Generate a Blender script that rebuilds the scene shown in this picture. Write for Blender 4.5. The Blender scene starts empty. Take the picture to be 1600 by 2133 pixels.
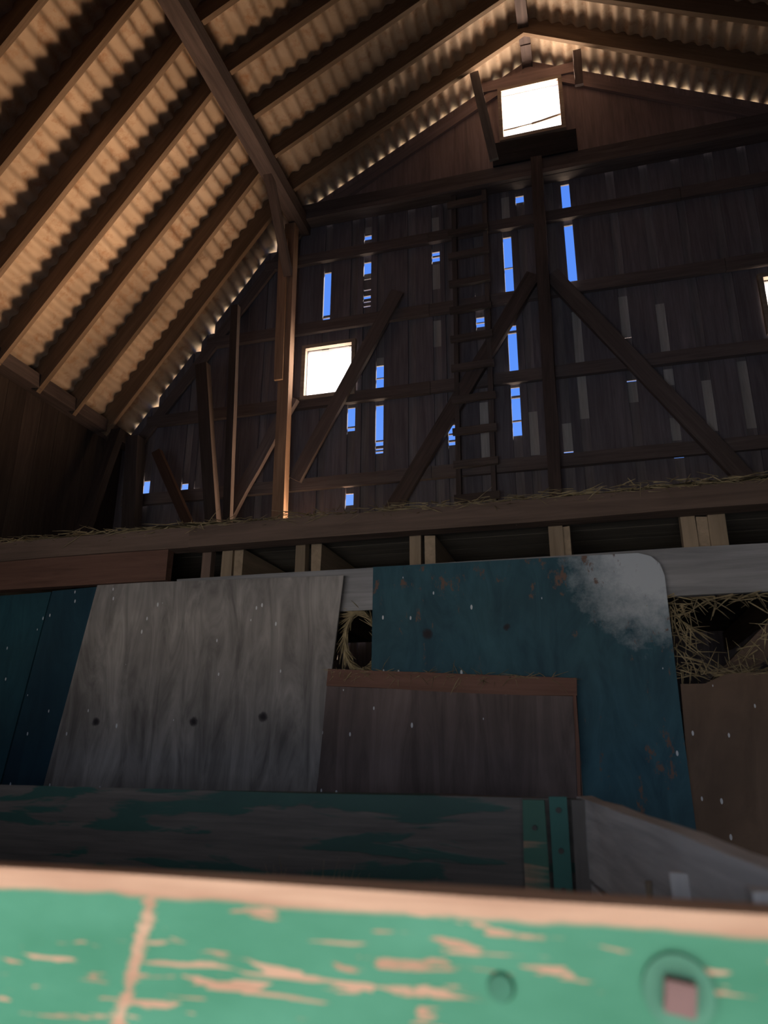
import bpy, bmesh, math, random
from mathutils import Vector, Matrix
random.seed(7)
S = bpy.context.scene
COL = S.collection

# ------------------------------------------------------------------ camera
CAM = Vector((0, 0, 1.55))
yaw, pit, rol = math.radians(15.834), math.radians(17.908), math.radians(0.397)
fw = Vector((-math.sin(yaw)*math.cos(pit), math.cos(yaw)*math.cos(pit), math.sin(pit)))
ri = Vector((math.cos(yaw), math.sin(yaw), 0)); up = ri.cross(fw)
c_, s_ = math.cos(rol), math.sin(rol)
r2 = c_*ri + s_*up; u2 = -s_*ri + c_*up
cam = bpy.data.cameras.new('camera'); camo = bpy.data.objects.new('camera', cam); COL.objects.link(camo)
camo.matrix_world = Matrix(((r2.x, u2.x, -fw.x, CAM.x), (r2.y, u2.y, -fw.y, CAM.y), (r2.z, u2.z, -fw.z, CAM.z), (0, 0, 0, 1)))
cam.sensor_fit = 'VERTICAL'; cam.sensor_height = 36; cam.lens = 1520/2133*36
cam.clip_start = .05; cam.clip_end = 500
cam.dof.use_dof = True; cam.dof.focus_distance = 5.0; cam.dof.aperture_fstop = 3.4
S.camera = camo

# ------------------------------------------------------------------ world, sun, lights, exposure
W = bpy.data.worlds.new('sky'); S.world = W; W.use_nodes = True
wn = W.node_tree; wn.nodes.clear()
wo = wn.nodes.new('ShaderNodeOutputWorld'); bg = wn.nodes.new('ShaderNodeBackground')
tc = wn.nodes.new('ShaderNodeTexCoord'); sx = wn.nodes.new('ShaderNodeSeparateXYZ'); cr = wn.nodes.new('ShaderNodeValToRGB')
wn.links.new(tc.outputs['Generated'], sx.inputs[0]); wn.links.new(sx.outputs['Z'], cr.inputs[0])
wn.links.new(cr.outputs[0], bg.inputs[0]); wn.links.new(bg.outputs[0], wo.inputs[0])
e = cr.color_ramp.elements
e[0].position = 0.0; e[0].color = (.34, .55, 1, 1)
e[1].position = 1.0; e[1].color = (.06, .19, .80, 1)
m_ = e.new(.45); m_.color = (.11, .30, .98, 1)
bg.inputs[1].default_value = 1.0

sun = bpy.data.lights.new('sun', 'SUN'); suno = bpy.data.objects.new('sun', sun); COL.objects.link(suno)
SUN_EL, SUN_AZ = math.radians(60), math.radians(16)
sd = Vector((-math.sin(SUN_AZ)*math.cos(SUN_EL), -math.cos(SUN_AZ)*math.cos(SUN_EL), -math.sin(SUN_EL)))
suno.rotation_euler = sd.to_track_quat('-Z', 'Y').to_euler(); suno.location = (6, 20, 25)
sun.energy = 34; sun.angle = math.radians(.6); sun.color = (1, .93, .82)

def area(name, loc, direction, sx_, sy_, power, color, spread=180):
    l = bpy.data.lights.new(name, 'AREA'); l.shape = 'RECTANGLE'; l.size = sx_; l.size_y = sy_
    l.energy = power; l.color = color; l.spread = math.radians(spread)
    o = bpy.data.objects.new(name, l); COL.objects.link(o); o.location = loc
    o.rotation_euler = Vector(direction).to_track_quat('-Z', 'Y').to_euler()
    return o
# daylight of the yard entering by the low wagon door behind the camera
area('doorway_daylight', (-.9, -.97, 1.0), (0, 1, 0), 3.4, 1.9, 33, (.88, .94, 1), 112)
# light thrown up from the sunlit yard through the gable windows
area('hay_door_fill', (-2.10, 6.88, 3.14), (-2.1, -2.0, 3.1), 1.5, .85, 56, (1, .60, .34), 76)  # extra fill onto the roof from an added, unseen hay door
area('window_daylight', (-2.62, 6.957, 5.61), (0, -1, 0), .55, .60, 7, (1, .72, .48), 180)
area('window_daylight', (-.20, 6.957, 8.695), (0, -1, 0), .66, .69, 36, (1, .70, .46), 180)
area('window_daylight', (2.18, 6.957, 5.685), (0, -1, 0), .56, .57, 7, (1, .72, .48), 180)

S.view_settings.view_transform = 'Standard'; S.view_settings.look = 'None'
S.view_settings.exposure = 0; S.view_settings.gamma = 1; S.view_settings.use_curve_mapping = False
S.cycles.max_bounces = 8; S.cycles.diffuse_bounces = 5; S.cycles.sample_clamp_indirect = 4
S.cycles.use_denoising = True

# ------------------------------------------------------------------ materials
def nt(name):
    m = bpy.data.materials.new(name); m.use_nodes = True
    n = m.node_tree; b = n.nodes['Principled BSDF']; b.inputs['Specular IOR Level'].default_value = .2
    return m, n, b
def lin(h):
    return tuple(v for v in h) + (1,)
class N:
    """small node helper"""
    def __init__(s, n): s.n = n; s.tc = n.nodes.new('ShaderNodeTexCoord')
    def add(s, t, **k):
        x = s.n.nodes.new(t)
        for a, v in k.items(): setattr(x, a, v)
        return x
    def link(s, a, b): s.n.links.new(a, b)
    def noise(s, scale, detail=4, rough=.6, vec=None, dist=0):
        mp = s.add('ShaderNodeMapping'); mp.inputs['Scale'].default_value = scale
        s.link(vec or s.tc.outputs['Object'], mp.inputs[0])
        x = s.add('ShaderNodeTexNoise'); x.inputs['Scale'].default_value = 1
        x.inputs['Detail'].default_value = detail; x.inputs['Roughness'].default_value = rough; x.inputs['Distortion'].default_value = dist
        s.link(mp.outputs[0], x.inputs[0]); return x.outputs['Fac']
    def ramp(s, fac, pts):
        r = s.add('ShaderNodeValToRGB'); el = r.color_ramp.elements
        while len(el) < len(pts): el.new(.5)
        for q, (p, c) in zip(el, pts):
            q.position = p; q.color = (c, c, c, 1) if not isinstance(c, tuple) else lin(c)
        s.link(fac, r.inputs[0]); return r.outputs[0]
    def mix(s, f, a, b, mode='MIX'):
        x = s.add('ShaderNodeMix', data_type='RGBA', blend_type=mode)
        for i, v in ((0, f), (6, a), (7, b)):
            if isinstance(v, (int, float)): x.inputs[i].default_value = v
            elif isinstance(v, tuple): x.inputs[i].default_value = lin(v)
            else: s.link(v, x.inputs[i])
        return x.outputs[2]
    def math(s, op, a, b=0.0):
        x = s.add('ShaderNodeMath', operation=op)
        for i, v in ((0, a), (1, b)):
            if isinstance(v, (int, float)): x.inputs[i].default_value = v
            else: s.link(v, x.inputs[i])
        return x.outputs[0]
    def rnd(s):
        return s.add('ShaderNodeObjectInfo').outputs['Random']
    def objvec(s):
        """object coordinates shifted per object, so copies do not show the same grain"""
        v = s.add('ShaderNodeVectorMath', operation='ADD'); mu = s.math('MULTIPLY', s.rnd(), 37.0)
        s.link(s.tc.outputs['Object'], v.inputs[0]); s.link(mu, v.inputs[1]); return v.outputs[0]
    def bump(s, b, h, st=.3, d=.01):
        x = s.add('ShaderNodeBump'); x.inputs['Strength'].default_value = st; x.inputs['Distance'].default_value = d
        s.link(h, x.inputs['Height']); s.link(x.outputs[0], b.inputs['Normal'])

def wood(name, c1, c2, var=.35, rough=.85, gs=1.0, bump=.4):
    """sawn wood, grain along local X, tint differing from piece to piece"""
    m, n, b = nt(name); h = N(n); v = h.objvec()
    g = h.noise((1.6*gs, 26*gs, 26*gs), 6, .65, v, .6)
    big = h.noise((1.1, 3.0, 3.0), 3, .5, v)
    col = h.mix(h.ramp(g, [(.3, 0.0), (.72, 1.0)]), c1, c2)
    col = h.mix(h.ramp(big, [(.35, .75), (.7, 1.0)]), (0, 0, 0), col)
    tint = h.ramp(h.rnd(), [(0, 1 - var), (1, 1.0)])
    col = h.mix(1.0, col, tint, 'MULTIPLY')
    h.link(col, b.inputs['Base Color']); b.inputs['Roughness'].default_value = rough
    h.bump(b, g, bump, .006); return m

M_BOARD = wood('siding_wood', (.155, .145, .180), (.275, .26, .315), .22)
M_GABLE = wood('upper_gable_wood', (.26, .20, .21), (.42, .32, .325), .15)
M_GIRT = wood('girt_wood', (.145, .122, .13), (.26, .22, .228))
M_BATTEN = wood('dark_batten_wood', (.20, .18, .20), (.34, .31, .34), .2)
M_GBATTEN = wood('grey_batten_wood', (.42, .41, .42), (.66, .64, .65), .2)
M_RAFT = wood('rafter_wood', (.165, .12, .085), (.28, .20, .145), .2)
M_PURL = wood('purlin_wood', (.085, .068, .072), (.17, .135, .135))
M_BEAM = wood('loft_beam_wood', (.10, .066, .052), (.19, .125, .10))
M_RED = wood('reddish_plank_wood', (.15, .075, .055), (.25, .13, .10))
M_STUD = wood('stud_wood', (.22, .16, .11), (.34, .25, .175), .3)
M_GREY = wood('grey_weathered_plank', (.17, .165, .175), (.30, .29, .305), .15)
M_DARK = wood('near_black_board', (.012, .012, .018), (.03, .03, .04), .1)
M_FRAME = wood('window_frame_wood', (.30, .25, .22), (.48, .41, .36), .2)
M_LADDER = wood('ladder_wood', (.10, .085, .09), (.19, .16, .165))
M_WGREY = wood('wagon_end_wood', (.50, .46, .44), (.80, .74, .70), .1, gs=1.6)
M_FLOORW = wood('wagon_floor_wood', (.10, .085, .07), (.20, .17, .14))

def flat(name, col, rough=.8, metal=0):
    m, n, b = nt(name); h = N(n)
    g = h.noise((9, 9, 9), 5, .6)
    h.link(h.mix(h.ramp(g, [(.3, 0.0), (.7, 1.0)]), tuple(.65*x for x in col), col), b.inputs['Base Color'])
    b.inputs['Roughness'].default_value = rough; b.inputs['Metallic'].default_value = metal
    h.bump(b, g, .3, .004); return m
M_IRON = flat('dark_iron', (.06, .055, .05), .6, .3)
M_NUT = flat('worn_pinkish_nut', (.27, .15, .13), .7)
M_TYRE = flat('black_rubber', (.03, .03, .03), .9)
M_DIRT = flat('dirt_floor', (.17, .13, .10), .95)
M_YARD = flat('dry_yard_ground', (.42, .36, .26), .95)
M_BARNW = wood('side_wall_wood', (.045, .035, .035), (.09, .07, .065))
M_HAY = None
def hay_mat():
    m, n, b = nt('hay'); h = N(n)
    g = h.noise((23, 23, 23), 4, .6); q = h.noise((3, 3, 3), 3, .5)
    col = h.mix(h.ramp(g, [(.3, 0.0), (.7, 1.0)]), (.16, .12, .065), (.40, .31, .18))
    col = h.mix(h.ramp(q, [(.3, .35), (.7, 1.0)]), (.08, .06, .04), col)
    h.link(col, b.inputs['Base Color']); b.inputs['Roughness'].default_value = .9; return m
M_HAY = hay_mat()

def roof_mat():
    m, n, b = nt('corrugated_roof_metal'); h = N(n)
    a = h.noise((1.2, 1.2, 1.2), 4, .6); r = h.noise((7, 7, 7), 6, .7)
    col = h.mix(h.ramp(a, [(.35, 0.0), (.65, 1.0)]), (.36, .29, .23), (.54, .44, .35))
    col = h.mix(h.ramp(r, [(.50, 0.0), (.72, .8)]), col, (.30, .16, .085))
    h.link(col, b.inputs['Base Color']); b.inputs['Roughness'].default_value = .7
    h.bump(b, r, .2, .004); return m
M_ROOF = roof_mat()

def pane_mat():
    m = bpy.data.materials.new('dusty_window_glass'); m.use_nodes = True; n = m.node_tree; n.nodes.clear()
    h = N(n); o = h.add('ShaderNodeOutputMaterial'); t = h.add('ShaderNodeBsdfTranslucent'); t.inputs[0].default_value = (.92, .93, .95, 1)
    p = h.add('ShaderNodeBsdfTransparent'); p.inputs[0].default_value = (.95, .97, 1, 1)
    x = h.add('ShaderNodeMixShader'); g = h.noise((6, 6, 6), 4, .6)
    h.link(h.ramp(g, [(.3, .66), (.7, .74)]), x.inputs[0]); h.link(p.outputs[0], x.inputs[1]); h.link(t.outputs[0], x.inputs[2])
    h.link(x.outputs[0], o.inputs[0]); return m
M_PANE = pane_mat()

def panel_mat(name, c1, c2, chip=None, chip_amt=.64, drops=True, grain=(14, 3, 1.6), knots=(), corner=None, edge=None):
    """painted or bare sheet; local X across, local Z up, grain runs up; pale bird droppings; knots are (x,z,r) in local metres"""
    m, n, b = nt(name); h = N(n); O = h.tc.outputs['Object']
    g = h.noise(grain, 6, .62, None, 1.2); big = h.noise((1.6, 1, 1.9), 4, .6)
    col = h.mix(h.ramp(g, [(.32, 0.0), (.68, 1.0)]), c1, c2)
    col = h.mix(h.ramp(big, [(.3, .6), (.7, 1.0)]), (.01, .01, .012), col)
    sep = h.add('ShaderNodeSeparateXYZ'); h.link(O, sep.inputs[0])
    if corner:                                      # paint worn pale around one corner
        cx, cz, r0, cc = corner
        d = h.math('SQRT', h.math('ADD', h.math('POWER', h.math('SUBTRACT', sep.outputs[0], cx), 2), h.math('POWER', h.math('SUBTRACT', sep.outputs[2], cz), 2)))
        d = h.math('ADD', d, h.math('MULTIPLY', h.math('SUBTRACT', h.noise((11, 1, 11), 7, .75), .5), .40))
        col = h.mix(h.ramp(d, [(r0*.35, 1.0), (r0, 0.0)]), col, cc)
    if chip:
        f = h.noise((17, 1, 9), 7, .72); q = h.noise((2.6, 1, 2.6), 3, .5)
        f = h.math('ADD', f, h.math('MULTIPLY', h.math('SUBTRACT', q, .5), .35))
        col = h.mix(h.ramp(f, [(chip_amt, 0.0), (chip_amt+.05, 1.0)]), col, chip)
    for kx, kz, kr in knots:
        dx = h.math('SUBTRACT', sep.outputs[0], kx); dz = h.math('SUBTRACT', sep.outputs[2], kz)
        d = h.math('SQRT', h.math('ADD', h.math('POWER', dx, 2), h.math('POWER', dz, 2)))
        d = h.math('ADD', d, h.math('MULTIPLY', h.math('SUBTRACT', h.noise((40, 1, 40), 3, .6), .5), .02))
        col = h.mix(h.ramp(d, [(kr*.5, 1.0), (kr, .75), (kr*1.35, 0.0)]), col, (.02, .016, .02))
    if drops:                                       # short pale splashes
        mp = h.add('ShaderNodeMapping'); mp.inputs['Scale'].default_value = (34, 1, 15); mp.inputs['Rotation'].default_value = (0, .35, 0)
        h.link(O, mp.inputs[0])
        v = h.add('ShaderNodeTexVoronoi'); v.inputs['Scale'].default_value = 1; h.link(mp.outputs[0], v.inputs[0])
        sel = h.add('ShaderNodeSeparateColor'); h.link(v.outputs['Color'], sel.inputs[0])
        k = h.math('MULTIPLY', h.math('LESS_THAN', v.outputs['Distance'], .16), h.math('GREATER_THAN', sel.outputs[0], .84))
        col = h.mix(h.math('MULTIPLY', k, .6), col, (.68, .70, .76))
    h.link(col, b.inputs['Base Color']); b.inputs['Roughness'].default_value = .75
    h.bump(b, g, .35, .004); return m

def paint_mat(name, paint, paint2, wood1, wood2, amt, xs, zs, topband=None, scratch=None, rough=.55):
    """chipped paint on a plank: local X along, Z up"""
    m, n, b = nt(name); h = N(n); O = h.tc.outputs['Object']
    sep = h.add('ShaderNodeSeparateXYZ'); h.link(O, sep.inputs[0])
    p = h.mix(h.ramp(h.noise((5, 5, 12), 4, .6), [(.3, 0.0), (.7, 1.0)]), paint, paint2)
    w = h.mix(h.ramp(h.noise((4, 30, 60), 5, .6), [(.3, 0.0), (.7, 1.0)]), wood1, wood2)
    f = h.noise((xs, 1, zs), 4, .55, None, .4); q = h.noise((xs*.22, 1, zs*.16), 3, .5)
    f = h.math('ADD', f, h.math('MULTIPLY', h.math('SUBTRACT', q, .5), .55))
    chip = h.ramp(f, [(amt, 0.0), (amt+.035, 1.0)])
    if topband is not None:
        wv = h.math('MULTIPLY', h.math('SUBTRACT', h.noise((5, 1, 4), 4, .6), .5), .022)
        chip = h.math('MAXIMUM', chip, h.ramp(h.math('ADD', h.math('SUBTRACT', sep.outputs[2], topband), wv), [(0, 0.0), (.003, 1.0)]))
    if scratch:
        x0, sl, wd = scratch
        d = h.math('ABSOLUTE', h.math('SUBTRACT', h.math('SUBTRACT', sep.outputs[0], x0), h.math('MULTIPLY', sep.outputs[2], sl)))
        d = h.math('ADD', d, h.math('MULTIPLY', h.math('SUBTRACT', h.noise((60, 1, 110), 4, .6), .5), wd*4))
        chip = h.math('MAXIMUM', chip, h.ramp(d, [(wd*.5, 1.0), (wd, 0.0)]))
    h.link(h.mix(chip, p, w), b.inputs['Base Color'])
    b.inputs['Roughness'].default_value = rough; b.inputs['Specular IOR Level'].default_value = .25
    h.bump(b, h.math('SUBTRACT', 1.0, chip), .35, .0015); return m

# ------------------------------------------------------------------ builders
def tag(o, label=None, cat=None, group=None, kind=None):
    if label: o['label'] = label
    if cat: o['category'] = cat
    if group: o['group'] = group
    if kind: o['kind'] = kind
    return o
def put(o, parent):
    COL.objects.link(o)
    if parent is not None:
        o.parent = parent; o.matrix_parent_inverse = ROOTINV.get(parent.name, Matrix.Identity(4))
    return o
ROOTINV = {}
def empty(name, loc):
    o = bpy.data.objects.new(name, None); o.empty_display_size = .2; o.location = loc; COL.objects.link(o)
    ROOTINV[o.name] = Matrix.Translation(-Vector(loc)); return o
def mesh(name, verts, faces, mat, parent=None, mw=None, smooth=False):
    me = bpy.data.meshes.new(name); me.from_pydata([tuple(v) for v in verts], [], faces); me.update()
    bm = bmesh.new(); bm.from_mesh(me); bmesh.ops.recalc_face_normals(bm, faces=bm.faces[:]); bm.to_mesh(me); bm.free()
    if smooth:
        for p in me.polygons: p.use_smooth = True
    me.materials.append(mat); o = bpy.data.objects.new(name, me)
    if mw is not None:
        o.matrix_world = mw
    put(o, parent)
    if parent is not None and parent.type == 'MESH':       # sub-part: undo the parent's own transform
        o.matrix_parent_inverse = WM[parent.name].inverted()
    WM[o.name] = mw.copy() if mw is not None else Matrix.Identity(4)
    return o
WM = {}
def frame(p0, p1, upv=(0, 0, 1)):
    p0, p1 = Vector(p0), Vector(p1); x = (p1-p0).normalized(); u = Vector(upv)
    y = u.cross(x)
    if y.length < 1e-4: y = Vector((0, 1, 0)).cross(x)
    y.normalize(); z = x.cross(y); c = (p0+p1)/2
    return Matrix(((x.x, y.x, z.x, c.x), (x.y, y.y, z.y, c.y), (x.z, y.z, z.z, c.z), (0, 0, 0, 1))), (p1-p0).length
def beam(name, p0, p1, w, h, mat, parent=None, upv=(0, 0, 1), seg=4, jit=.004, taper=0):
    """a sawn timber from p0 to p1; w along the local Y, h along the local Z, edges slightly uneven"""
    mw, L = frame(p0, p1, upv); V = []; F = []
    for i in range(seg+1):
        x = -L/2 + L*i/seg
        for a, b in ((-1, -1), (1, -1), (1, 1), (-1, 1)):
            V.append((x, a*w/2 + random.uniform(-jit, jit), b*h/2 + random.uniform(-jit, jit)))
    for i in range(seg):
        for k in range(4):
            F.append((i*4+k, i*4+(k+1) % 4, i*4+4+(k+1) % 4, i*4+4+k))
    F += [(3, 2, 1, 0), (seg*4, seg*4+1, seg*4+2, seg*4+3)]
    return mesh(name, V, F, mat, parent, mw)
def slab(name, poly, y0, y1, mat, parent=None, origin=None):
    """polygon in X-Z extruded between two depths; origin gives the local zero for its texture"""
    o = Vector(origin) if origin else Vector((sum(p[0] for p in poly)/len(poly), y0, sum(p[1] for p in poly)/len(poly)))
    n = len(poly); V = [(x-o.x, y0-o.y, z-o.z) for x, z in poly] + [(x-o.x, y1-o.y, z-o.z) for x, z in poly]
    F = [tuple(range(n)), tuple(range(2*n-1, n-1, -1))] + [(i, (i+1) % n, n+(i+1) % n, n+i) for i in range(n)]
    return mesh(name, V, F, mat, parent, Matrix.Translation(o))
ROT_UP = Matrix(((0, 0, -1, 0), (0, 1, 0, 0), (1, 0, 0, 0), (0, 0, 0, 1)))      # local X -> world Z
def vboard(name, poly, y0, y1, mat, parent):
    """vertical board: like slab, but its local X points up so that the grain runs up"""
    cx = sum(p[0] for p in poly)/len(poly); cz = sum(p[1] for p in poly)/len(poly); cy = (y0+y1)/2
    mw = Matrix.Translation((cx, cy, cz)) @ ROT_UP; inv = mw.inverted(); n = len(poly)
    V = [inv @ Vector((x, y0, z)) for x, z in poly] + [inv @ Vector((x, y1, z)) for x, z in poly]
    F = [tuple(range(n)), tuple(range(2*n-1, n-1, -1))] + [(i, (i+1) % n, n+(i+1) % n, n+i) for i in range(n)]
    return mesh(name, V, F, mat, parent, mw)
def cyl(name, c, axis, r, length, mat, parent, n=20, r2=None):
    a = Vector(axis).normalized(); mw, _ = frame(Vector(c)-a*length/2, Vector(c)+a*length/2, (0, 0, 1) if abs(a.z) < .9 else (0, 1, 0))
    r2 = r if r2 is None else r2; V = []
    for x, q in ((-length/2, r), (length/2, r2)):
        for i in range(n): V.append((x, q*math.cos(2*math.pi*i/n), q*math.sin(2*math.pi*i/n)))
    F = [tuple(range(n)), tuple(range(2*n-1, n-1, -1))] + [(i, (i+1) % n, n+(i+1) % n, n+i) for i in range(n)]
    return mesh(name, V, F, mat, parent, mw)

# ------------------------------------------------------------------ dimensions of the barn
GY = 6.95                                   # inner face of the gable boards
XR, ZR = -.206, 9.515                       # ridge
XKL, ZK = -3.12, 7.883                      # left knee of the gambrel
XEL, ZE = -5.254, 5.0                       # left eave
XKR, XER = 2*XR-XKL, 2*XR-XEL
Y_REAR = -1.0
def roof_z(x):
    d = abs(x-XR)
    if d <= XR-XKL: return ZR - d*(ZR-ZK)/(XR-XKL)
    return ZK - (d-(XR-XKL))*(ZK-ZE)/(XKL-XEL)

# ------------------------------------------------------------------ ground and floor
def quad(name, x0, x1, y0, y1, z, mat, th=.1):
    return slab_xy(name, x0, x1, y0, y1, z, th, mat)
def slab_xy(name, x0, x1, y0, y1, ztop, th, mat, parent=None):
    V = [(x, y, z) for z in (ztop-th, ztop) for x, y in ((x0, y0), (x1, y0), (x1, y1), (x0, y1))]
    F = [(0, 1, 2, 3), (4, 5, 6, 7), (0, 1, 5, 4), (1, 2, 6, 5), (2, 3, 7, 6), (3, 0, 4, 7)]
    return mesh(name, V, F, mat, parent)
tag(slab_xy('ground', -60, 60, -60, 60, -.06, .1, M_YARD), 'dry tan yard ground around the barn', kind='structure')
tag(slab_xy('floor', XEL, XER, Y_REAR, 7.0, 0, .05, M_DIRT), 'packed dirt floor of the barn', kind='structure')

# ------------------------------------------------------------------ roof: corrugated sheets, rafters, purlins, ridge
roof = tag(empty('ceiling', (XR, 2.3, ZR)), 'gambrel barn roof of corrugated sheets on dark rafters', kind='structure')
PITCH, AMP = .150, .021
def sheet(a, b, ext0, ext1, ph=0.0):
    """corrugated sheeting from a to b in the X-Z plane, corrugations run along the barn"""
    a, b = Vector((a[0], 0, a[1])), Vector((b[0], 0, b[1])); d = (b-a).normalized(); L = (b-a).length
    nrm = Vector((-d.z, 0, d.x)); nrm = nrm if nrm.z > 0 else -nrm
    ys = [Y_REAR-.2, 0, 1.5, 2.6, 3.4, 4.2, 5, 5.8, 6.5, 7.0, 7.13]; s0, s1 = -ext0, L+ext1
    n = int((s1-s0)/PITCH*8); V = []; F = []
    for i in range(n+1):
        s = s0 + (s1-s0)*i/n; w = AMP*math.cos(2*math.pi*s/PITCH+ph)
        for k, y in enumerate(ys):
            p = a + d*s + nrm*(w + .006*math.sin(1.7*s+2.1*k)); V.append((p.x, y, p.z))
    m = len(ys)
    for i in range(n):
        for k in range(m-1): F.append((i*m+k, i*m+k+1, (i+1)*m+k+1, (i+1)*m+k))
    o = mesh('corrugated_sheeting', V, F, M_ROOF, roof, smooth=True)
    sm = o.modifiers.new('thickness', 'SOLIDIFY'); sm.thickness = .003; sm.offset = 1
    return o
sheet((XR, ZR), (XKL, ZK), .02, .16); sheet((XKL, ZK), (XEL, ZE), .02, .45)
sheet((XR, ZR), (XKR, ZK), .02, .16); sheet((XKR, ZK), (XER, ZE), .02, .45)
for sgn in (-1, 1):                          # ridge cap outside
    beam('ridge_cap', (XR+sgn*.13, Y_REAR-.2, ZR+.0), (XR+sgn*.13, 7.13, ZR+.0), .3, .006, M_ROOF, roof,
         (sgn*.488, 0, .873), 1, 0)
RY = [6.385 - .5375*k for k in range(10)]
def off(a, b, o):
    d = Vector((b[0]-a[0], 0, b[1]-a[1])).normalized(); n = Vector((-d.z, 0, d.x)); n = n if n.z < 0 else -n
    return Vector((a[0], 0, a[1]))+n*o, Vector((b[0], 0, b[1]))+n*o, -n
for y in RY:
    for xk, xe, sg in ((XKL, XEL, -1), (XKR, XER, 1)):
        for a, b in (((XR, ZR), (xk, ZK)), ((xk, ZK), (xe, ZE))):
            p, q, u = off(a, b, .100)
            if b[1] == ZE: p = p + (p-q).normalized()*(-.02)
            p = p + Vector((0, y+.025, 0)); q = q + Vector((0, y+.025, 0))
            if a[1] == ZR: p.x += sg*.02
            beam('rafter', p, q, .05, .225, M_RAFT, roof, u, 5, .003)
beam('ridge_board', (XR, Y_REAR, ZR-.135), (XR, 4.6, ZR-.135), .12, .06, M_PURL, roof, seg=4)
beam('ridge_board', (XR-.005, 4.6, ZR-.142), (XR, 6.60, ZR-.135), .125, .06, M_PURL, roof, seg=4)
beam('ridge_board', (XR+.005, 6.60, ZR-.15), (XR, GY, ZR-.15), .12, .06, M_PURL, roof, seg=2)
for sg, xk in ((-1, XKL), (1, XKR)):
    px = xk - sg*.11
    beam('purlin', (px, Y_REAR, ZK-.27), (px, 3.6, ZK-.27), .17, .19, M_PURL, roof, seg=6, jit=.006)
    beam('purlin', (px, 3.6, ZK-.27), (px, GY-.02, ZK-.27), .17, .19, M_PURL, roof, seg=6, jit=.006)
    beam('wall_plate', (XEL+.12 if sg < 0 else XER-.12, Y_REAR, ZE-.02), (XEL+.12 if sg < 0 else XER-.12, GY, ZE-.02), .16, .14, M_PURL, roof, seg=8)

# ------------------------------------------------------------------ gable wall
wall = tag(empty('wall_back', (XR, GY, 0)), 'dark vertical board gable wall with daylight showing through missing battens', kind='structure')
WIN_T = (-.53, .13, 8.35, 9.04)
WIN_L = (-2.90, -2.345, 5.31, 5.91)
WIN_R = (1.90, 2.46, 5.40, 5.97)
ADDED_DOOR = (-2.90, -1.30, 2.62, 3.62)  # added hay door, hidden below the loft edge, lets light up to the roof
HOLES = [WIN_T, WIN_L, WIN_R, ADDED_DOOR]
# seams with a gap: x -> (width, light intervals, grey batten intervals)
GAPW = .092
SEAM = {
 -4.855: [[(4.30, 4.51)], []], -4.35: [[(4.30, 4.43)], []], -4.185: [[(4.31, 4.36)], []],
 -3.42: [[], []], -2.69: [[(6.24, 6.27), (6.30, 6.35), (6.38, 6.97)], []],
 -2.355: [[(4.0, 4.13), (4.86, 4.90), (4.915, 5.14)], []],
 -2.195: [[(6.41, 6.425), (6.47, 6.485), (6.52, 6.56), (6.63, 6.645), (6.78, 6.79), (6.86, 7.02), (7.14, 7.17), (7.19, 7.29), (7.34, 7.40)], [(6.79, 6.86), (7.42, 7.52)]],
 -2.03: [[(4.56, 4.585), (4.60, 4.62), (4.65, 4.70), (4.715, 5.13), (5.29, 5.46), (5.47, 5.62)], [(5.62, 5.72)]],
 -1.66: [[], []],
 -1.375: [[(6.87, 6.93), (6.95, 7.0), (7.15, 7.17)], [(6.50, 6.83), (7.18, 7.48), (5.76, 6.09)]],
 -1.23: [[(4.57, 4.61), (4.63, 4.69), (4.705, 4.80)], []],
 -.895: [[(5.93, 5.98), (5.99, 6.05), (6.22, 6.32)], [(4.35, 5.02)]],
 -.56: [[(4.60, 4.76), (4.775, 5.03), (5.055, 5.15), (5.27, 5.80), (5.83, 5.89), (6.22, 6.62), (6.63, 7.03), (7.20, 7.225)], [(7.23, 7.58)]],
 -.395: [[(7.47, 7.56)], [(4.37, 4.85)]],
 -.07: [[(4.36, 4.375)], [(4.38, 4.68)]],
 .11: [[(6.33, 7.05), (7.18, 7.60)], [(4.71, 5.95), (6.28, 6.33)]],
 .59: [[(5.06, 5.075), (5.555, 5.565)], [(4.83, 5.055), (5.57, 6.05)]],
 .94: [[(4.20, 4.212)], [(4.38, 4.62), (4.97, 5.15), (5.31, 5.9)]],
 1.27: [[], [(4.44, 4.98)]], 1.605: [[], [(4.43, 5.14)]],
 1.93: [[(5.06, 5.075), (5.09, 5.11)], []], 2.55: [[], []], 3.0: [[], []], 3.55: [[], []], 4.1: [[], []],
}
ZG1 = 7.63                                    # lower edge of the top header
def top_poly(x0, x1, z0, ztop=None):
    """board outline from z0 up to the roof line (or ztop)"""
    f = lambda x: (roof_z(x)-.027) if ztop is None else min(ztop, roof_z(x)-.027)
    xs = [x0] + [k for k in (XKL, XR, XKR) if x0 < k < x1] + [x1]
    if ztop is not None:
        for xx in (XR-(ZR-.02-ztop)*(XR-XKL)/(ZR-ZK), XR+(ZR-.02-ztop)*(XR-XKL)/(ZR-ZK)):
            if x0 < xx < x1: xs.append(xx)
    xs.sort(reverse=True)
    return [(x0, z0), (x1, z0)] + [(x, f(x)) for x in xs]
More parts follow.
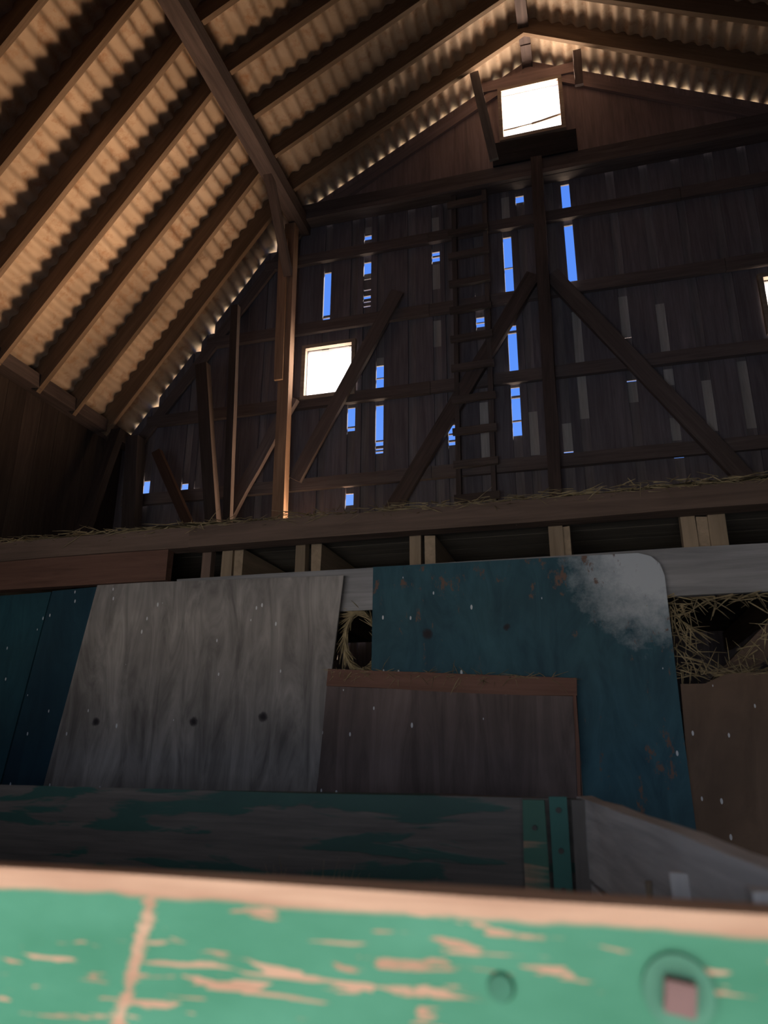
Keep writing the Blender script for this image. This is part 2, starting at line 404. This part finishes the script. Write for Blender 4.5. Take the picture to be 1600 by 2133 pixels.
def boards(x0, x1, z0, ztop, mat, y0, y1, name):
    """one board, cut round the openings it meets"""
    hs = [h for h in HOLES if h[0] < x1-1e-4 and h[1] > x0+1e-4 and h[2] < (ztop or 99) and h[3] > z0]
    if not hs:
        vboard(name, top_poly(x0, x1, z0, ztop), y0, y1, mat, wall); return
    hs.sort(key=lambda h: h[2]); h = hs[0]
    if h[0] > x0+.015: boards(x0, h[0], z0, ztop, mat, y0, y1, name); x0 = h[0]
    if h[1] < x1-.015: boards(h[1], x1, z0, ztop, mat, y0, y1, name); x1 = h[1]
    if h[2] > z0+.01:
        vboard(name, [(x0, z0), (x1, z0), (x1, h[2]), (x0, h[2])], y0, y1, mat, wall)
    boards(x0, x1, h[3], ztop, mat, y0, y1, name)
seams = sorted(SEAM)
edges = [(XEL+.0, 0)] + [(x, GAPW) for x in seams] + [(XER, 0)]
for (xa, ga), (xb, gb) in zip(edges[:-1], edges[1:]):
    a, b = xa+ga/2, xb-gb/2
    k = max(1, round((b-a)/.26)); 
    for i in range(k):
        q0 = a+(b-a)*i/k + (.002 if i else 0); q1 = a+(b-a)*(i+1)/k - (.002 if i < k-1 else 0)
        dy = random.uniform(-.004, .004)
        boards(q0, q1, 0, ZG1+.12, M_BOARD, GY+dy, GY+.025+dy, 'siding_board')
for x in seams:
    light, grey = SEAM[x]; ztop = min(ZG1+.12, roof_z(x)-.07); cuts = sorted(light)
    hole = [(h[2], h[3]) for h in HOLES if h[0]-.04 < x < h[1]+.04]
    segs = []; z = 0
    for a, b in sorted(cuts+hole):
        if a > z: segs.append((z, a))
        z = max(z, b)
    if ztop > z: segs.append((z, ztop))
    for a, b in segs:                         # split further where the batten is bleached grey
        pts = [a, b]
        for g0, g1 in grey:
            for g in (g0, g1):
                if a < g < b: pts.append(g)
        pts.sort()
        for p, q in zip(pts[:-1], pts[1:]):
            isg = any(g0-.001 <= (p+q)/2 <= g1+.001 for g0, g1 in grey)
            wv = random.uniform(-.004, .004)
            vboard('batten', [(x-.085+wv, p), (x+.085+wv, p), (x+.085-wv, q), (x-.085-wv, q)], GY+.031, GY+.050, M_GBATTEN if isg else M_BATTEN, wall)
# upper triangle, close boards
k = 22; xa, xb = XR-3.36, XR+3.36
for i in range(k):
    q0, q1 = xa+(xb-xa)*i/k, xa+(xb-xa)*(i+1)/k-.001
    if roof_z(q0) < ZG1+.2 and roof_z(q1) < ZG1+.2: continue
    dy = random.uniform(-.001, .001)
    boards(q0, q1, ZG1+.121, None, M_GABLE, GY-.012+dy, GY+.018+dy, 'upper_gable_board')
# horizontal girts
for zb, tag_ in ((7.08, 0), (6.125, 0), (5.165, 0), (4.185, 0), (3.69, 1)):
    lim = XR-XEL if zb < ZE else (XR-XKL)+(ZK-zb-.14)*(XKL-XEL)/(ZK-ZE)
    lim -= .12
    runs = [(XR-lim, -1.45), (-1.45, XR+lim*.45), (XR+lim*.45, XR+lim)]
    for h in (WIN_L, WIN_R):                     # girts stop at the windows they would cross
        if zb < h[3]-.02 and zb+.14 > h[2]+.02:
            nr = []
            for a, b in runs:
                if a < h[0] < b or a < h[1] < b:
                    if h[0]-.02 > a: nr.append((a, h[0]-.02))
                    if b > h[1]+.02: nr.append((h[1]+.02, b))
                else: nr.append((a, b))
            runs = nr
    for a, b in runs:
        beam('girt', (a+.002, GY-.032, zb+.07), (b-.002, GY-.032, zb+.07), .055, .135, M_GIRT, wall, seg=5, jit=.003)
lim = (XR-XKL)+(ZK-ZG1-.1)*(XKL-XEL)/(ZK-ZE) - .1
beam('header_beam', (XR-lim, GY-.07, ZG1+.125), (XR+lim, GY-.07, ZG1+.125), .13, .25, M_GIRT, wall, seg=8, jit=.004)
beam('header_beam', (XR-lim+.1, GY-.16, ZG1+.03), (XR+lim, GY-.16, ZG1+.03), .05, .06, M_GIRT, wall, seg=8, jit=.004)
# sloping trim boards along the roof line
for sg, xk in ((-1, XKL), (1, XKR)):
    p, q, u = off((XR+sg*.05, ZR-.03), (xk, ZK), .20); p.y = q.y = GY-.035
    beam('rake_board', p, q, .04, .12, M_GABLE, wall, u, 6, .003)
    p, q, u = off((xk, ZK), (XEL if sg < 0 else XER, ZE), .22); p.y = q.y = GY-.035
    beam('rake_board', p, q, .04, .13, M_GIRT, wall, u, 6, .003)
# centre post and its braces
beam('centre_post', (-.235, GY-.14, 2.56), (-.175, GY-.14, 7.86), .125, .12, M_PURL, wall, (0, 1, 0), 8, .005)
def xbrace(pa, pb, w, d, y, mat=M_GIRT, par=None, name='brace'):
    return beam(name, (pa[0], y, pa[1]), (pb[0], y, pb[1]), d, w, mat, par or wall, (0, 0, 1), 6, .005)
xbrace((-.11, 6.36), (1.90, 3.20), .17, .06, GY-.10)
xbrace((-.29, 6.39), (-2.26, 3.22), .16, .06, GY-.10, M_PURL)
xbrace((-1.80, 6.46), (-2.95, 4.30), .15, .05, GY-.09, M_GIRT)
xbrace((-2.99, 5.25), (-3.80, 3.70), .14, .06, GY-.16)
# boards hanging from the last rafter pair beside the top window, and the board over it
beam('hanging_board', (-.62, 6.53, 7.72), (-.80, 6.53, 9.02), .10, .035, M_GREY, wall, (0, 1, 0), 4, .003)
beam('hanging_board', (.35, 6.58, 8.55), (.36, 6.58, 9.05), .09, .035, M_GIRT, wall, (0, 1, 0), 4, .003)
beam('collar_board', (-.78, GY-.05, 9.16), (.36, GY-.05, 9.16), .05, .15, M_GABLE, wall, seg=4, jit=.003)

# ------------------------------------------------------------------ windows
def window(name, h, label, sash=None, pane_poly=None, y=GY, fw_=.045):
    x0, x1, z0, z1 = h
    r = tag(empty(name, ((x0+x1)/2, y, z0)), label, kind='structure')
    for nm, poly in (('frame_head', [(x0-fw_, z1), (x1+fw_, z1), (x1+fw_, z1+fw_), (x0-fw_, z1+fw_)]),
                     ('frame_sill', [(x0-fw_, z0-fw_), (x1+fw_, z0-fw_), (x1+fw_, z0), (x0-fw_, z0)]),
                     ('frame_jamb', [(x0-fw_, z0), (x0, z0), (x0, z1), (x0-fw_, z1)]),
                     ('frame_jamb', [(x1, z0), (x1+fw_, z0), (x1+fw_, z1), (x1, z1)])):
        slab(nm, poly, y-.075, y-.014, M_FRAME, r)
    poly = pane_poly or [(x0, z0), (x1, z0), (x1, z1), (x0, z1)]
    V = [(px, y+.012, pz) for px, pz in poly]
    mesh('pane', V, [tuple(range(len(V)))], M_PANE, r)
    return r
w1 = window('window_1', WIN_T, 'small bright window under the ridge with a bent sash bar')
beam('sash_bar', (-.53, GY-.006, 8.50), (-.2, GY-.006, 8.515), .018, .022, M_FRAME, w1, seg=3, jit=.003)
beam('sash_bar', (-.2, GY-.006, 8.515), (.13, GY-.006, 8.565), .018, .026, M_FRAME, w1, seg=3, jit=.004)
slab('dark_panel', [(-.66, 7.88), (.28, 7.88), (.28, 8.17), (-.66, 8.20)], GY-.16, GY-.10, M_DARK, w1)  # near-black panel below the top window
w2 = window('window_2', WIN_L, 'bright square window whose lower right corner a brace crosses')
w3 = window('window_3', WIN_R, 'bright window cut by the right edge of the photo')
d1 = tag(empty('added_door', (-2.10, GY, 2.62)), 'unseen hay door added at the foot of the gable to light the roof', kind='structure')
for nm, z in (('frame_head', 3.645), ('frame_sill', 2.60)):
    beam(nm, (-2.95, GY-.03, z), (-1.25, GY-.03, z), .05, .045, M_GIRT, d1, seg=3)
for x in (-2.925, -1.275):
    beam('frame_jamb', (x, GY-.03, 2.63), (x, GY-.03, 3.62), .05, .045, M_GIRT, d1, (0, 1, 0), 3)

# ------------------------------------------------------------------ side and rear walls
def sidewall(name, x, label):
    r = tag(empty(name, (x, 2.3, 0)), label, kind='structure')
    n = 34; y0 = Y_REAR; w = (7.0-y0)/n
    for i in range(n):
        beam('wall_board', (x, y0+w*(i+.5), 0), (x, y0+w*(i+.5), ZE+.10), w-.003, .03, M_BARNW, r, (1, 0, 0), 1, .002)
    return r
sidewall('wall_left', XEL+.0, 'dark boarded long wall left of the hay loft')
sidewall('wall_right', XER-.0, 'dark boarded long wall on the right')
rw = tag(empty('wall_front', (XR, Y_REAR, 0)), 'boarded end wall with the wagon doorway', kind='structure')
DX0, DX1, DZ = -2.65, .85, 2.0
n = 40
for i in range(n):
    a = XEL+(XER-XEL)*i/n; b = XEL+(XER-XEL)*(i+1)/n-.003
    z0 = DZ if (a+b)/2 > DX0 and (a+b)/2 < DX1 else 0
    vboard('wall_board', top_poly(a, b, z0), Y_REAR-.03, Y_REAR, M_BARNW, rw)
d2 = tag(empty('door_2', (-.9, Y_REAR, 0)), 'low open doorway behind the wagon', kind='structure')
beam('lintel', (DX0-.1, Y_REAR+.03, DZ+.05), (DX1+.1, Y_REAR+.03, DZ+.05), .05, .12, M_GIRT, d2)
for x in (DX0-.05, DX1+.05): beam('jamb', (x, Y_REAR+.03, 0), (x, Y_REAR+.03, DZ), .05, .1, M_GIRT, d2, (0, 1, 0))

# ------------------------------------------------------------------ posts by the gable
pp = tag(empty('timber_post', (-3.02, 6.70, 2.56)), 'tall timber post under the roof purlin with a spliced board lit by the window', 'post')
M_POST = wood('post_wood', (.30, .20, .15), (.48, .33, .25), .1)
beam('post_shaft', (-3.02, 6.70, 2.57), (-3.075, 6.70, 7.50), .13, .12, M_POST, pp, (0, 1, 0), 8, .004)
beam('splice_board', (-3.095, 6.615, 5.40), (-3.13, 6.615, 7.25), .10, .035, M_POST, pp, (0, 1, 0), 4, .003)
beam('knee_brace', (-3.02, 5.88, 7.58), (-3.05, 6.63, 6.75), .09, .10, M_PURL, pp, (0, 0, 1), 5, .004)
M_PROP = wood('prop_wood', (.055, .047, .05), (.10, .085, .09))
M_RPROP = wood('reddish_prop_wood', (.08, .05, .045), (.13, .085, .075))
t = tag(empty('timber_prop', (-3.40, 6.22, 2.56)), 'thin upright timber left of the purlin post, leaning against the slope', 'post')
beam('prop_shaft', (-3.33, 6.22, 2.58), (-3.47, 6.22, 6.15), .08, .07, M_PROP, t, (0, 1, 0), 6, .004)
t = tag(empty('timber_prop', (-3.36, 6.1, 2.56)), 'stout timber crossing behind the thin upright, leaning left', 'post')
beam('prop_shaft', (-3.30, 6.10, 2.58), (-3.74, 6.10, 5.4), .13, .09, M_PROP, t, (0, 1, 0), 6, .005)
t = tag(empty('timber_prop', (-3.3, 6.4, 2.56)), 'short reddish timber leaning between the small gaps at lower left', 'post')
beam('prop_shaft', (-3.31, 6.45, 2.58), (-4.42, 6.45, 4.62), .10, .07, M_RPROP, t, (0, 1, 0), 6, .005)
t = tag(empty('timber_prop', (-4.8, 5.9, 2.56)), 'dark wall stud leaning against the left eave corner', 'post')
beam('prop_shaft', (-4.85, 5.70, 2.58), (-4.95, 6.45, 4.93), .10, .12, M_PROP, t, (1, 0, 0), 6, .005)
t = tag(empty('timber_prop', (-4.6, 6.5, 2.56)), 'dark upright corner post beneath the left eave', 'post')
beam('prop_shaft', (-4.66, 6.62, 2.58), (-4.84, 6.62, 4.9), .16, .14, M_PROP, t, (0, 1, 0), 6, .005)

# ------------------------------------------------------------------ ladder on the gable
ld = tag(empty('ladder', (-.97, GY-.12, 2.56)), 'dark wooden ladder of short rungs fixed to the gable boards', 'ladder')
for x in (-1.15, -.80):
    beam('rail', (x-.02, GY-.10, 2.57), (x+.02, GY-.10, 7.6), .05, .07, M_LADDER, ld, (0, 1, 0), 6, .003)
for z in (7.45, 7.06, 6.76, 6.40, 6.06, 5.71, 5.36, 4.99, 4.63, 4.27, 3.91, 3.55, 3.19, 2.83):
    beam('rung', (-1.20, GY-.155, z), (-.75, GY-.155, z+.01), .04, .075, M_LADDER, ld, seg=3, jit=.004)

# ------------------------------------------------------------------ hay loft: deck, joists, edge beam
PY = 3.20
loft = tag(empty('loft_floor', (XR, 3.4, 2.3)), 'hay loft floor on joists behind the partition', kind='structure')
n = 18
for i in range(n):
    y = PY+.02+(6.86-PY-.02)*(i+.5)/n
    beam('deck_plank', (XEL+.02, y, 2.545), (XER-.02, y, 2.545), (6.86-PY-.02)/n-.004, .03, M_FLOORW, loft, seg=2, jit=.001)
for x in (-4.6, -3.9, -3.2, -2.45, -1.69, -1.27, -.70, -.08, .50, 1.1, 1.7, 2.4, 3.1, 3.8):
    beam('joist', (x, PY+.06, 2.435), (x+.02, 6.85, 2.435), .05, .145, M_STUD, loft, seg=4, jit=.003)
lb = tag(empty('loft_beam', (XR, PY, 2.5)), 'long dark beam with hay along its top, across the loft edge', 'beam')
beam('beam_length', (XEL+.03, PY-.03, 2.545), (-1.9, PY-.03, 2.548), .10, .105, M_BEAM, lb, seg=8, jit=.004)
beam('beam_length', (-1.9, PY-.03, 2.548), (XER-.03, PY-.03, 2.568), .10, .105, M_BEAM, lb, seg=12, jit=.004)
beam('ledger_strip', (XEL+.03, PY-.04, 2.405), (-2.02, PY-.04, 2.425), .05, .165, M_RED, lb, seg=6, jit=.004)

# ------------------------------------------------------------------ partition behind the wagon
pw = tag(empty('wall_partition', (XR, PY, 0)), 'patched partition of mismatched sheets under the loft beam', kind='structure')
beam('top_plank', (-2.0, PY+.025, 2.255), (.85, PY+.025, 2.262), .03, .20, M_GREY, pw, seg=6, jit=.003)
beam('top_plank', (.85, PY+.025, 2.262), (3.4, PY+.025, 2.28), .03, .21, M_GREY, pw, seg=6, jit=.003)
for x, w, mt in ((-1.86, .05, M_BEAM), (-1.745, .06, M_STUD), (-1.345, .05, M_STUD), (-.765, .055, M_STUD), (-.115, .06, M_STUD), (.44, .06, M_STUD), (.555, .065, M_STUD)):
    beam('stud', (x, PY+.065, 1.0 if x < .3 else 2.16), (x, PY+.065, 2.53), w, .045, mt, pw, (0, 1, 0), 3, .003)
beam('bottom_rail', (XEL+.05, PY+.06, .1), (3.4, PY+.06, .1), .05, .15, M_GIRT, pw, seg=6)
beam('corner_post', (3.42, PY+.03, 0), (3.42, PY+.03, 2.5), .14, .14, M_GIRT, pw, (0, 1, 0), 5)
beam('diagonal_strut', (.33, PY+.35, 1.62), (1.15, PY+.35, 2.40), .05, .10, M_BEAM, pw, seg=5)

def panel(name, poly, y0, y1, mat, label, cat='panel', group=None):
    o = slab(name, poly, y0, y1, mat, None, (poly[0][0], y0, poly[0][1])); return tag(o, label, cat, group)
M_TEAL = panel_mat('teal_paint_panel', (.018, .055, .080), (.034, .095, .125), (.11, .068, .055), .60, True, (9, 1, 3), ((.61, .75, .012), (.26, .73, .020)), (1.22, 1.0, .36, (.34, .36, .40)))
M_TEAL2 = panel_mat('dark_teal_panel', (.010, .045, .065), (.018, .070, .095), (.05, .05, .055), .74, True, (9, 1, 2))
M_TEAL3 = panel_mat('navy_teal_panel', (.008, .030, .050), (.014, .048, .072), None, .7, True, (9, 1, 2))
M_PLY = panel_mat('grey_plywood', (.125, .112, .110), (.325, .295, .285), None, .7, True, (11, 1, 2.2), ((.34, .86, .017), (.87, .86, .017), (1.22, .88, .019)))
M_BRN = panel_mat('brown_plywood', (.085, .062, .058), (.17, .125, .12), (.24, .22, .22), .70, True, (12, 1, 1.6))
M_BRN2 = panel_mat('brown_sheet', (.10, .062, .042), (.15, .095, .066), None, .7, True, (6, 1, 2))
PY0 = PY-.03
panel('teal_panel', [(-3.9, .8), (-2.93, .8), (-2.72, 2.32), (-3.9, 2.30)], PY0, PY0+.02, M_TEAL2, 'dark teal painted sheet at the far left of the partition')
panel('teal_panel', [(-2.92, .8), (-2.5, .8), (-2.40, 2.335), (-2.715, 2.325)], PY0+.003, PY0+.02, M_TEAL3, 'narrow blackish teal sheet beside the grey plywood')
panel('plywood_sheet', [(-2.68, .8), (-1.25, .8), (-1.09, 2.315), (-2.43, 2.345)], PY0-.011, PY0+.002, M_PLY, 'large pale grey plywood sheet with three dark knots')
panel('teal_panel', [(-.955, 1.3), (.325, 1.22), (.318, 1.6), (.315, 2.24), (.302, 2.29), (.27, 2.325), (.22, 2.342), (-.2, 2.345), (-.95, 2.35)], PY0, PY0+.02, M_TEAL, 'large chipped teal sheet with a worn pale upper right corner')
bp_ = tag(empty('brown_panel', (-.6, PY0, .8)), 'dark brown streaked plywood sheet with reddish edging, in front of the teal sheet', 'panel')
slab('sheet', [(-1.22, .8), (-.08, .8), (-.075, 1.82), (-1.145, 1.88)], PY0-.03, PY0-.012, M_BRN, bp_, (-1.22, PY0-.03, .8))
beam('edge_strip', (-1.145, PY0-.037, 1.845), (-.07, PY0-.037, 1.79), .012, .075, M_RED, bp_, seg=5)
beam('edge_strip', (-.095, PY0-.037, .8), (-.083, PY0-.037, 1.755), .012, .04, M_RED, bp_, (0, 1, 0), 5)
panel('brown_panel', [(.30, .8), (3.3, .8), (3.3, 1.88), (.72, 1.845), (.50, 1.835), (.42, 1.80), (.33, 1.80)], PY0+.021, PY0+.038, M_BRN2, 'plain brown sheet at the right end, below the dark hay opening')

# ------------------------------------------------------------------ hay
def strands(name, pts, mat, label, base=None):
    """loose stalks: each a thin bent three-sided sliver; pts yields (position, direction, length, radius)"""
    V = []; F = []
    if base: V, F = base
    for p, d, L, r in pts:
        p, d = Vector(p), Vector(d).normalized(); a = d.orthogonal().normalized(); b = d.cross(a); i = len(V)
        bend = Vector((random.uniform(-.3, .3), random.uniform(-.3, .3), random.uniform(-.4, .1)))*L*.4
        for t, q, rr in ((0, p, r), (1, p+d*L*.5+bend*.3, r), (2, p+d*L+bend, r*.3)):
            for k in range(3):
                an = 2.094*k; V.append(q + a*math.cos(an)*rr + b*math.sin(an)*rr)
        for t in (0, 3):
            for k in range(3): F.append((i+t+k, i+t+(k+1) % 3, i+t+3+(k+1) % 3, i+t+3+k))
    o = mesh(name, V, F, mat); return tag(o, label, 'hay', kind='stuff')
# mound on the loft
V = []; F = []; nx, ny = 120, 36
hsh = lambda a, b: (math.sin(a*12.9898+b*78.233)*43758.5453) % 1
for j in range(ny+1):
    for i in range(nx+1):
        x = XEL+.1+(XER-XEL-.2)*i/nx; y = PY-.075+(6.82-PY+.075)*j/ny
        z = 2.60+.03*math.sin(x*3.1+y)+.05*math.sin(x*1.1-y*2)+.10*min(1, j/8)+.03*hsh(i, j)
        if j < 2: z = 2.618+.016*x/5+.018*math.sin(x*2.3)+.014*hsh(i, j) - (.02 if j == 0 else 0)
        V.append(Vector((x, y+.03*(hsh(j, i)-.5) if j else y-.012*hsh(i, 3), z)))
for j in range(ny):
    for i in range(nx): F.append((j*(nx+1)+i, j*(nx+1)+i+1, (j+1)*(nx+1)+i+1, (j+1)*(nx+1)+i))
P = []
for _ in range(2600):
    x = random.uniform(-4.6, 2.4)
    P.append(((x, PY-.075+random.uniform(-.015, .12), 2.60+.016*x/5+random.uniform(0, .035)), (random.uniform(-1, 1), random.uniform(-.5, .3), random.uniform(-.22, .10)), random.uniform(.04, .12), random.uniform(.0012, .003)))
strands('hay', P, M_HAY, 'loose hay matted along the top of the loft beam', (V, F))
P = []
for _ in range(260):                      # ragged hay under the grey plank at the opening on the right
    x = random.uniform(.31, 2.2); s = random.random()
    P.append(((x, PY+.03+random.uniform(-.03, .10), 2.155+random.uniform(-.02, .015)), (random.uniform(-1, 1), random.uniform(-.3, .5), random.uniform(-.5, .2)), random.uniform(.05, .13), random.uniform(.0015, .0035)))
for _ in range(110):
    s = random.random(); P.append(((.35+.75*s, PY+.31, 1.66+.72*s+random.uniform(-.03, .05)), (random.uniform(-1, 1), random.uniform(-.6, .2), random.uniform(-1, .7)), random.uniform(.04, .12), random.uniform(.0015, .003)))
for _ in range(80):
    P.append(((.32+abs(random.gauss(0, .05)), PY+.05, 1.85+.28*random.random()), (random.uniform(-.2, 1), random.uniform(-.3, .3), random.uniform(-.9, .4)), random.uniform(.05, .13), random.uniform(.0015, .003)))
for _ in range(200):
    x = random.uniform(.34, 1.4); P.append(((x, PY+random.uniform(-.02, .08), 1.84), (random.uniform(-1, 1), random.uniform(-.3, .3), random.uniform(-.1, .5)), random.uniform(.05, .13), random.uniform(.0015, .003)))
strands('hay', P, M_HAY, 'ragged hay hanging in the dark opening right of the teal sheet')
P = []
for _ in range(360):                      # nest in the hole between the plywood and the teal sheet
    an = random.uniform(0, 6.283); rx, rz = .075, .135
    c = Vector((-1.03+rx*math.cos(an), PY+.02+random.uniform(0, .06), 2.02+rz*math.sin(an)))
    P.append((c, (-math.sin(an)+random.uniform(-.5, .5), random.uniform(-.4, .2), math.cos(an)+random.uniform(-.5, .5)), random.uniform(.03, .09), random.uniform(.0015, .0035)))
strands('hay', P, M_HAY, 'nest of hay round the hole between plywood and teal sheet')
P = []
for _ in range(190):
    s = random.random(); P.append(((-1.13+1.04*s, PY0-.032+random.uniform(-.008, .02), 1.878-.055*s), (random.uniform(-1, 1), random.uniform(-.5, .1), random.uniform(-.5, .25)), random.uniform(.03, .10), random.uniform(.001, .0022)))
strands('hay', P, M_HAY, 'wisps of hay caught on the top edge of the brown sheet')

# ------------------------------------------------------------------ wagon
wg = tag(empty('hay_wagon', (-1.2, 1.3, 0)), 'green painted farm wagon box with worn paint, close to the camera', 'wagon')
WZ = 1.44
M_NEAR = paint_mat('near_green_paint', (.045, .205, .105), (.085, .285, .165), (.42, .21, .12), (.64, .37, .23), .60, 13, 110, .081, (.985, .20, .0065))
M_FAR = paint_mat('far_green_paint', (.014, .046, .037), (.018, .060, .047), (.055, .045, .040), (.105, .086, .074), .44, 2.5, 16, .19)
M_STRAP = paint_mat('strap_green_paint', (.016, .085, .070), (.022, .11, .088), (.16, .10, .07), (.25, .16, .11), .66, 10, 30)
M_CLEAT = paint_mat('cleat_paint', (.025, .085, .055), (.03, .10, .07), (.22, .13, .08), (.32, .20, .13), .56, 10, 24)
NY = .63                                   # outer face of the near side
nb = beam('near_side_board', (-3.0, NY+.019, WZ-.10), (.22, NY+.021, WZ-.10), .038, .20, M_NEAR, wg, seg=10, jit=.0015)
beam('near_side_board', (-3.0, NY+.019, WZ-.305), (.22, NY+.021, WZ-.305), .038, .20, M_NEAR, wg, seg=10, jit=.0015)
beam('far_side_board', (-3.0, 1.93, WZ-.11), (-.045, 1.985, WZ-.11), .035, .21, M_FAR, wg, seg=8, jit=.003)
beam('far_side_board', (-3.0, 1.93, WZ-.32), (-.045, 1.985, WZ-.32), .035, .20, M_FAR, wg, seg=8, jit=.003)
beam('end_board', (.205, .66, WZ-.085), (-.045, 2.0, WZ-.085), .035, .17, M_WGREY, wg, seg=8, jit=.003)
beam('end_board', (.205, .66, WZ-.29), (-.045, 2.0, WZ-.29), .035, .22, M_WGREY, wg, seg=8, jit=.003)
beam('rear_board', (-3.0, .63, WZ-.2), (-3.0, 1.95, WZ-.2), .035, .4, M_FAR, wg, seg=4)
for i in range(8):
    y = .66+1.28*(i+.5)/8
    beam('floor_plank', (-3.0, y, WZ-.43), (.0, y, WZ-.43), .155, .03, M_FLOORW, wg, seg=3, jit=.001)
cl = beam('cleat', (-.165, 1.94, WZ-.40), (-.165, 1.94, WZ-.008), .055, .03, M_CLEAT, wg, (0, 1, 0), 3, .002)
st = beam('strap', (-.107, 1.944, WZ-.40), (-.107, 1.944, WZ+.0), .042, .014, M_STRAP, wg, (0, 1, 0), 3, .001)
cp = beam('corner_post', (-.055, 1.92, WZ-.42), (-.055, 1.92, WZ-.004), .042, .05, M_FAR, wg, (0, 1, 0), 3, .002)
for z in (-.03, -.12, -.205):
    cyl('rivet', (-.107, 1.935, WZ+z), (0, 1, 0), .0065, .008, M_IRON, st, 10)
cyl('rivet', (-.165, 1.923, WZ-.07), (0, 1, 0), .006, .008, M_IRON, cl, 10)
# stake and staple inside the end board
def endpt(s, inn, z):
    p = Vector((.205, .66, 0)).lerp(Vector((-.045, 2.0, 0)), s); nrm = Vector((-1.34, -.25, 0)).normalized()
    p = p+nrm*inn; return (p.x, p.y, WZ+z)
beam('stake', endpt(.36, .027, -.20), endpt(.36, .027, -.045), .022, .016, M_WGREY, wg, (0, 1, 0), 2, .0015)
beam('stake', endpt(.50, .024, -.20), endpt(.50, .024, -.085), .010, .01, M_STUD, wg, (0, 1, 0), 2, .001)
beam('stake', endpt(.12, .035, -.25), endpt(.12, .035, -.012), .035, .03, M_WGREY, wg, (0, 1, 0), 3, .002)
# bolts on the near side
wsh = cyl('washer', (.040, NY-.003, WZ-.052), (0, 1, 0), .0240, .006, flat('washer_green', (.10, .27, .165), .6), wg, 28)
mwN = Matrix.Translation((.040, NY-.013, WZ-.052)) @ Matrix.Rotation(math.radians(8), 4, 'Y')
bx = .0100; V = [(a*bx, b*.008, c*bx) for a in (-1, 1) for b in (-1, 1) for c in (-1, 1)]
mesh('square_nut', V, [(0, 1, 3, 2), (4, 6, 7, 5), (0, 4, 5, 1), (2, 3, 7, 6), (0, 2, 6, 4), (1, 5, 7, 3)], M_NUT, wsh, mwN)
cyl('bolt_head', (-.085, NY-.002, WZ-.060), (0, 1, 0), .009, .005, flat('bolt_green', (.05, .20, .11), .5), wg, 20, .0105)
# running gear
M_GEAR = flat('running_gear_iron', (.08, .06, .05), .7, .2)
for x in (-2.4, -.55):
    beam('axle', (x, .55, .42), (x, 2.1, .42), .08, .08, M_GEAR, wg, seg=2)
    beam('bolster', (x, .68, .72), (x, 1.95, .72), .10, .5, M_FLOORW, wg, seg=2)
    for y in (.60, 2.06):
        ty = cyl('wheel', (x, y, .38), (0, 1, 0), .38, .13, M_TYRE, wg, 32)
        cyl('hub', (x, y-.005, .38), (0, 1, 0), .17, .15, M_GEAR, ty, 20)
beam('reach_pole', (-2.8, 1.3, .45), (-.3, 1.3, .45), .07, .07, M_FLOORW, wg, seg=3)
for y in (.85, 1.75):
    beam('sill_beam', (-2.95, y, .985), (-.05, y, .985), .07, .08, M_FLOORW, wg, seg=3)
# hay in the wagon
P = []
for _ in range(90):
    P.append(((-.62+random.gauss(0, .06), 1.62+random.gauss(0, .08), WZ-.30), (random.gauss(0, .35), random.gauss(0, .3), 1), random.uniform(.08, .20), random.uniform(.0008, .0016)))
for _ in range(500):
    P.append(((random.uniform(-2.6, -.1), random.uniform(.75, 1.85), WZ-.41+random.uniform(0, .03)), (random.uniform(-1, 1), random.uniform(-1, 1), random.uniform(-.1, .25)), random.uniform(.06, .2), random.uniform(.001, .002)))
V = []; F = []
for j in range(13):
    for i in range(25):
        V.append(Vector((-2.8+2.75*i/24, .70+1.2*j/12, WZ-.413+.10*math.exp(-((i-19)/3.0)**2-((j-9)/3.0)**2)+.012*hsh(i, j))))
for j in range(12):
    for i in range(24): F.append((j*25+i, j*25+i+1, (j+1)*25+i+1, (j+1)*25+i))
strands('hay', P, M_HAY, 'thin dark hay stalks standing up inside the wagon box', (V, F))
